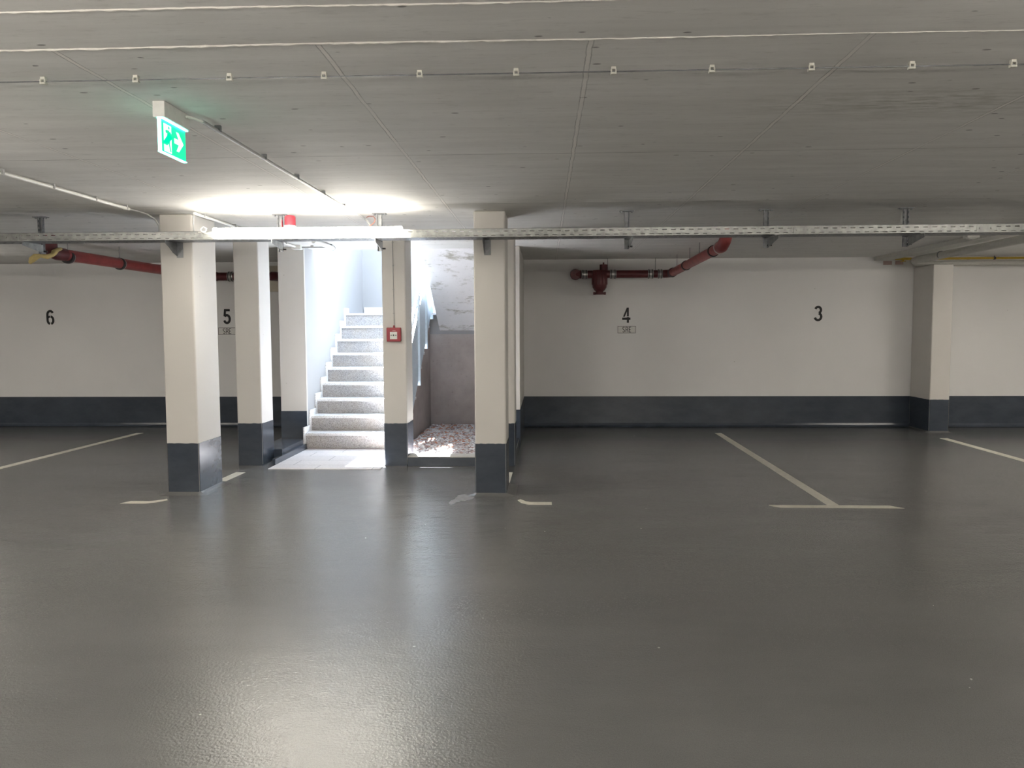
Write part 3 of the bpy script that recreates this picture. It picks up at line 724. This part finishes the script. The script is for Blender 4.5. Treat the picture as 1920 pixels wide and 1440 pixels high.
# fine wire with white clips
tag(MB().tube([(-5.0 + .25 * i, 3.185, 2.4425) for i in range(37)], .0026, 6).build('sensor_wire', M['galv_dark']), 'thin grey wire strung across the near ceiling', 'wire')
def wclip(x, y, label):
    t = thing('wire_clip', label, 'clip', (x, y, CE), 'white clips of the ceiling wire')
    b = MB(); b.box(-.009, .009, -.008, .008, -.0105, -.0005); b.build('foot', M['clip'], t)
    b = MB(); b.box(-.0115, .0115, -.010, .010, -.029, -.021); b.box(-.0115, -.006, -.010, .010, -.021, -.0105); b.box(.006, .0115, -.010, .003, -.021, -.0105); b.build('jaw', M['clip'], t, .0015)
    return t
ords = ['leftmost', 'second from left', 'third from left', 'fourth from left', 'fifth from left', 'middle one', 'fifth from right', 'fourth from right', 'third from right', 'second from right', 'rightmost']
w0 = None
for i in range(11):
    x = -1.995 + .377 * i; lb = ords[i] + ' of the eleven small white clips on the ceiling wire'
    if w0 is None: w0 = wclip(x, 3.185, lb)
    else: c = copy_tree(w0); c.location = (x, 3.185, CE); c['label'] = lb

# wires dropping to the tray near the lamp
conduit('wire_bundle', [(-1.602, 7.15, 2.43), (-1.55, 7.02, 2.40), (-1.50, 6.95, 2.33), (-1.47, 6.86, 2.26)], .008, M['cable'], 'bundle of wires dropping from the ceiling to the tray near the tube', (), None)
mb = MB().tube([(-1.575, 7.10, 2.44), (-1.545, 7.06, 2.445), (-1.50, 7.03, 2.44), (-1.472, 6.98, 2.41), (-1.468, 6.94, 2.38), (-1.50, 6.90, 2.34), (-1.53, 6.86, 2.25)], .0035, 6)
tag(mb.build('red_wire', M['copper']), 'thin reddish wire looping beside the wire bundle', 'wire')
# beacon
be = thing('alarm_beacon', 'red alarm beacon on a white base behind the tube light', 'alarm', (-2.205, 6.93, 2.30))
MB().tube([(0, 0, 0), (0, 0, .052)], .052, 20).build('base', M['white'], be); box(-.03, .03, -.02, .02, -.017, 0).build('foot', M['white'], be)
MB().tube([(0, 0, .052), (0, 0, .060), (0, 0, .125), (0, 0, .138), (0, 0, .142)], [.050, .047, .047, .040, .020], 20).build('lens', M['red_plastic'], be)
tag(MB().tube([(-2.275, 6.93, 2.40), (-2.285, 6.96, 2.39), (-2.287, 6.965, 2.22)], .005, 8).build('cable', M['red_plastic'], None), 'thin red cable running down beside the alarm beacon', 'cable')

# ------------------------------------------------------------------ fire alarm call point
cp = thing('call_point', 'red square fire alarm call point on the middle column', 'alarm', (-1.587, 8.3975, 1.397))
box(-.075, .075, -.045, -.0005, -.072, .074).build('housing', M['red_plastic'], cp, .006)
box(-.038, .038, -.0475, -.0452, -.047, .030).build('glass_plate', M['white'], cp, .001)
b = MB(); b.tube([(0, -.0477, -.006), (0, -.0495, -.006)], .0085, 16)
for s in (-1, 1):
    b.prism([(s * .016, -.006), (s * .024, .001), (s * .024, -.003), (s * .032, -.003), (s * .032, -.009), (s * .024, -.009), (s * .024, -.013)], 'y', -.0492, -.0477)
b.build('press_symbol', M['black'], cp)
box(-.012, .022, -.0466, -.0452, .038, .041).build('top_label', M['white'], cp)
MB().tube([(0, -.015, .074), (0, -.015, .098)], [.011, .007], 12).build('gland', M['red_plastic'], cp)
mb = MB().tube([(-1.587, 8.388, 1.493), (-1.588, 8.392, 1.7), (-1.590, 8.392, 2.0), (-1.592, 8.392, 2.4595)], .0042, 8)
for z in (1.62, 1.87, 2.12, 2.36): mb.box(-1.598, -1.581, 8.386, 8.3975, z - .004, z + .004)
tag(mb.build('call_point_cable', M['cable']), 'thin grey cable running up the column above the red call point', 'cable')

# ------------------------------------------------------------------ red drain pipes
def coupling(parent, a, b, r, name='coupling', band=None):
    a, b = Vector(a), Vector(b); d = (b - a)
    o = MB().tube([a, a + d * .06, a + d * .94, b], [r * .97, r, r, r * .97], 20).build(name, band or M['chrome'], parent)
    m = MB()
    for q in (.2, .8):
        m.tube([a + d * (q - .06), a + d * (q + .06)], r * 1.07, 20)
    m.build('clamp_ring', M['rubber'], o)
    return o
def rod(parent, x, y, z, r, top):
    b = MB(); b.tube([(x, y, z + r), (x, y, top)], .004, 6); b.build('hanger_rod', M['galv_dark'], parent)
ZP, RP = 2.228, .055
# right system: local frame = world minus base point
def drain_right():
    ox, oy, oz = 1.25, 11.5, ZP
    t = thing('drain_pipe', 'red drain pipe with bulging trap on the back right wall', 'pipe', (ox, oy, oz), 'red drain pipes')
    D = lambda x, y, z: (x - ox, y - oy, z - oz)
    Yw = 11.60
    MB().tube([D(.44, 11.797, ZP), D(.44, 11.70, ZP), D(.445, 11.645, ZP), D(.47, 11.61, ZP), D(.52, Yw, ZP)], RP * 1.05, 20).build('elbow', M['red_dark'], t)
    MB().tube([D(.44, 11.60, ZP), D(.44, 11.56, ZP)], [RP * 1.45, RP * 1.3], 20).build('access_cap', M['red_dark'], t)
    coupling(t, D(.53, Yw, ZP), D(.61, Yw, ZP), RP * 1.12)
    MB().tube([D(.60, Yw, ZP), D(.68, Yw, ZP)], RP * 1.02, 20).build('pipe', M['red_dark'], t)
    # trap body
    b = MB(); bx, n = .785, 24
    prof = [(2.285, .100), (2.27, .108), (2.10, .108), (2.04, .100), (2.00, .075), (1.985, .055), (1.965, .055)]
    b.tube([D(bx, Yw, z) for z, _ in prof], [r for _, r in prof], n)
    for k in range(9):
        a = PI + PI * (k + .5) / 9; xx, yy_ = bx + .109 * math.cos(a), Yw + .109 * math.sin(a)
        b.tube([D(xx, yy_, 2.27), D(xx, yy_, 2.08)], .005, 6)
    b.build('trap_body', M['red_dark'], t)
    b = MB(); b.tube([D(.84, Yw - .01, 2.27), D(.84, Yw - .01, 2.365)], .055, 6, smooth=False); b.tube([D(.84, Yw - .01, 2.365), D(.84, Yw - .01, 2.395)], .012, 8); b.build('valve_bonnet', M['red_dark'], t)
    b = MB(); b.tube([D(bx, Yw, 1.968), D(bx, Yw, 1.940)], .068, 16)
    for s in (-1, 1): b.tube([D(bx + s * .075, Yw - .01, 1.975), D(bx + s * .075, Yw - .01, 1.935)], .016, 8)
    b.build('bottom_flange', M['red_dark'], t)
    coupling(t, D(.93, Yw, ZP), D(1.02, Yw, ZP), RP * 1.12)
    MB().tube([D(.87, Yw, ZP), D(1.70, Yw, ZP)], RP, 20).build('pipe', M['red_dark'], t)
    coupling(t, D(1.47, Yw, ZP), D(1.55, Yw, ZP), RP * 1.14)
    coupling(t, D(1.61, Yw, ZP), D(1.68, Yw, ZP), RP * 1.14)
    MB().tube([D(1.70, Yw, ZP), D(1.755, Yw - .01, ZP + .002), D(1.79, Yw - .05, ZP + .004), D(1.80, Yw - .11, ZP + .006)], RP * 1.04, 20).build('elbow', M['red_dark'], t)
    coupling(t, D(1.80, Yw - .11, ZP + .006), D(1.798, Yw - .22, ZP + .01), RP * 1.12, band=M['red_dark'])
    p0, p1 = Vector(D(1.80, Yw - .14, ZP + .006)), Vector(D(1.845, 8.50, ZP + .070))
    MB().tube([p0, p1], RP, 24).build('branch_pipe', M['red'], t)
    for q in (.34, .86):
        c = p0 + (p1 - p0) * q; e = p0 + (p1 - p0) * (q + .012); MB().tube([c, e], RP * 1.16, 24).build('pipe_clamp', M['rubber'], t)
    for q in (.12, .42, .62): c = p0 + (p1 - p0) * q; rod(t, c.x, c.y, c.z, RP, CE - oz - .0005)
    for x in (.90, 1.58): c = D(x, Yw, ZP); rod(t, c[0], c[1], c[2], RP, CE - oz - .0005)
    e = MB().tube([p1 + Vector((0, .10, 0)), p1, p1 + Vector((-.004, -.06, .008)), p1 + Vector((.006, -.11, .045)), p1 + Vector((.02, -.12, .10)), p1 + Vector((.02, -.12, CE - oz - .0385 - .001))], [RP * 1.16, RP * 1.16, RP * 1.14, RP * 1.14, RP * 1.12, RP * 1.12], 24)
    e.build('bend', M['red'], t)
    c = p1 + Vector((0, .07, 0)); MB().tube([c, c + Vector((0, .03, 0))], RP * 1.26, 24).build('pipe_clamp', M['chrome'], t)
    return t
drain_right()
def drain_left():
    ox, oy, oz = -4.97, 9.5, ZP
    t = thing('drain_pipe', 'long red drain pipe on the left running back behind the wide column', 'pipe', (ox, oy, oz), 'red drain pipes')
    D = lambda x, y, z: (x - ox, y - oy, z - oz)
    z0, z1 = 2.262, 2.235; R2 = .062
    MB().tube([D(-5.215, 8.42, z0 + .014), D(-4.955, 11.40, z1)], R2, 24).build('pipe', M['red'], t)
    MB().tube([D(-5.205, 8.54, z0 + .014), D(-5.215, 8.42, z0 + .014), D(-5.220, 8.36, z0 + .026), D(-5.222, 8.33, z0 + .065), D(-5.222, 8.33, CE - .002)], [R2 * 1.1] * 5, 24).build('bend', M['red_dark'], t)
    for y, xx in ((8.58, -5.20), (9.50, -5.12), (10.45, -5.038)):
        MB().tube([D(xx, y, z0 - .006), D(xx, y + .035, z0 - .006)], R2 * 1.17, 24).build('pipe_clamp', M['rubber'], t); c = D(xx, y + .017, z0); rod(t, c[0], c[1], c[2], R2, CE - oz - .0005)
        MB().tube([D(xx, y + .040, z0 - .006), D(xx, y + .055, z0 - .006)], R2 * 1.10, 24).build('clamp_band', M['chrome'], t)
    MB().tube([D(-4.955, 11.38, z1), D(-4.95, 11.48, z1), D(-4.92, 11.55, z1), D(-4.86, 11.585, z1), D(-4.78, 11.59, z1)], R2 * 1.05, 20).build('elbow', M['red_dark'], t)
    MB().tube([D(-4.80, 11.59, z1), D(-3.98, 11.59, z1 - .004)], R2 * .95, 20).build('cross_pipe', M['red_dark'], t)
    coupling(t, D(-4.62, 11.59, z1), D(-4.54, 11.59, z1), R2 * 1.1)
    MB().tube([D(-3.99, 11.59, z1), D(-3.95, 11.60, z1), D(-3.925, 11.64, z1), D(-3.92, 11.774, z1)], R2 * 1.05, 20).build('elbow', M['red_dark'], t)
    return t
drain_left()
fm = MB().tube([(-5.165, 8.42, 2.325), (-5.150, 8.34, 2.31), (-5.145, 8.27, 2.275), (-5.15, 8.24, 2.245), (-5.19, 8.22, 2.225), (-5.25, 8.20, 2.235), (-5.29, 8.18, 2.222), (-5.325, 8.17, 2.190), (-5.35, 8.17, 2.155)], [.016, .020, .030, .022, .026, .020, .034, .032, .014], 20)
tag(fm.build('foam_wrap', M['foam']), 'crumpled yellow foam hanging at the left end of the red pipe', 'insulation')
tag(box(-4.135, -3.93, 11.776, 11.7995, 2.02, 2.40).tube([(-3.985, 11.7755, 2.10), (-3.985, 11.779, 2.10)], .012, 10).build('backing_board', M['board']), 'beige board behind the left pipe end, between the columns', 'board')

# ------------------------------------------------------------------ right hand services
tk = thing('cable_trunking', 'flat pale trunking on the ceiling at upper right', 'duct', (4.82, 6.3, 2.41))
box(-.10, .10, 0, 5.45, 0, .049).build('channel', M['duct'], tk, .002); box(-.104, .104, 0, 5.45, -.006, -.0002).build('lid', M['duct'], tk)
gp = thing('drain_pipe', 'pale grey pipe beside the trunking, turning right along the back wall', 'pipe', (5.15, 9, 2.38))
MB().tube([(-.02, -2.9, .022), (0, 2.40, .0), (.012, 2.50, -.006), (.06, 2.56, -.02), (.16, 2.575, -.03)], .048, 20).build('pipe', M['duct'], gp)
MB().tube([(.12, 2.575, -.035), (3.8, 2.575, -.03)], .036, 16).build('cross_pipe', M['duct'], gp)
for y in (-1.2, 1.7): MB().tube([(-.003, y, .008), (-.003, y + .02, .008)], .0515, 20).build('pipe_clamp', M['galv_dark'], gp)
yp = thing('gas_pipe', 'yellow gas pipe along the top of the back right wall', 'pipe', (7.0, 11.73, 2.425))
MB().tube([(-1.76, .0, 0), (1.95, 0, .002)], .0165, 14).build('pipe', M['yellow'], yp)
for x in (-.62, .9): 
    b = MB(); b.tube([(x - .014, 0, 0), (x + .014, 0, 0)], .021, 12); b.tube([(x, 0, .02), (x, 0, .0345)], .004, 6); b.build('pipe_clamp', M['rubber'], yp)
MB().tube([(-1.0, 0, 0), (-.965, 0, 0)], .0185, 12).build('joint', M['yellow'], yp)
b = MB(); b.tube([(5.0, 11.73, 2.425), (5.225, 11.73, 2.425)], .018, 10); b.tube([(5.11, 11.73, 2.395), (5.11, 11.73, 2.45)], .013, 8); b.box(5.07, 5.15, 11.725, 11.735, 2.385, 2.395)
tag(b.build('shutoff_valve', M['yellow']), 'small yellow valve at the corner above the pilaster', 'valve')
tag(box(4.86, 4.98, 11.793, 11.7995, 2.345, 2.40).build('printed_label', M['pinklabel']), 'left pinkish label high on the wall by the pilaster', 'label', 'pinkish wall labels')
tag(box(5.03, 5.14, 11.793, 11.7995, 2.350, 2.40).build('printed_label', M['pinklabel']), 'right pinkish label high on the wall by the pilaster', 'label', 'pinkish wall labels')
cb = thing('junction_box', 'small white box under the trunking, just below the tray at right', 'junction box', (4.60, 8.92, 2.43))
box(-.065, .065, -.05, .05, -.022, .0295).build('body', M['white'], cb, .004); box(-.04, .04, -.035, .035, -.030, -.0222).build('lid', M['white'], cb, .002)

# ------------------------------------------------------------------ small marks on the floor
M['debris'] = simple('grey_chips', (0.36, 0.36, 0.34), 0.7)
M['patch'] = simple('pale_worn_screed', (0.28, 0.285, 0.30), 0.3, 0, 0.35, 18, 0.3)
pr = random.Random(5); pts = []
for k in range(26):
    a = 2 * PI * k / 26; r = 1 + .28 * math.sin(3 * a + 1) + pr.uniform(-.12, .12)
    pts.append((-0.72 + .075 * r * math.cos(a) + .05 * math.sin(a), 6.74 + .17 * r * math.sin(a)))
tag(MB().prism(pts, 'z', 0.0003, 0.0016).build('floor_patch', M['patch']), 'pale worn patch of floor at the left foot of the right front column', 'floor patch')
mb = MB()
for k in range(48):
    x, y = pr.uniform(-6, 5), pr.uniform(2.8, 11.2)
    if -3.4 < x < -.2 and y > 6.7: continue
    s_ = pr.uniform(.002, .0045) * (1 + y * .05); a = pr.uniform(0, PI)
    q = [(x + s_ * math.cos(a + t_) * pr.uniform(.6, 1.2), y + s_ * math.sin(a + t_) * pr.uniform(.6, 1.2)) for t_ in (0, 1.3, 2.5, 3.9, 5.1)]
    mb.prism(q, 'z', 0.0003, s_ * .7)
tag(mb.build('floor_debris', M['debris']), 'tiny pale chips and crumbs scattered over the garage floor', 'debris', None, 'stuff')
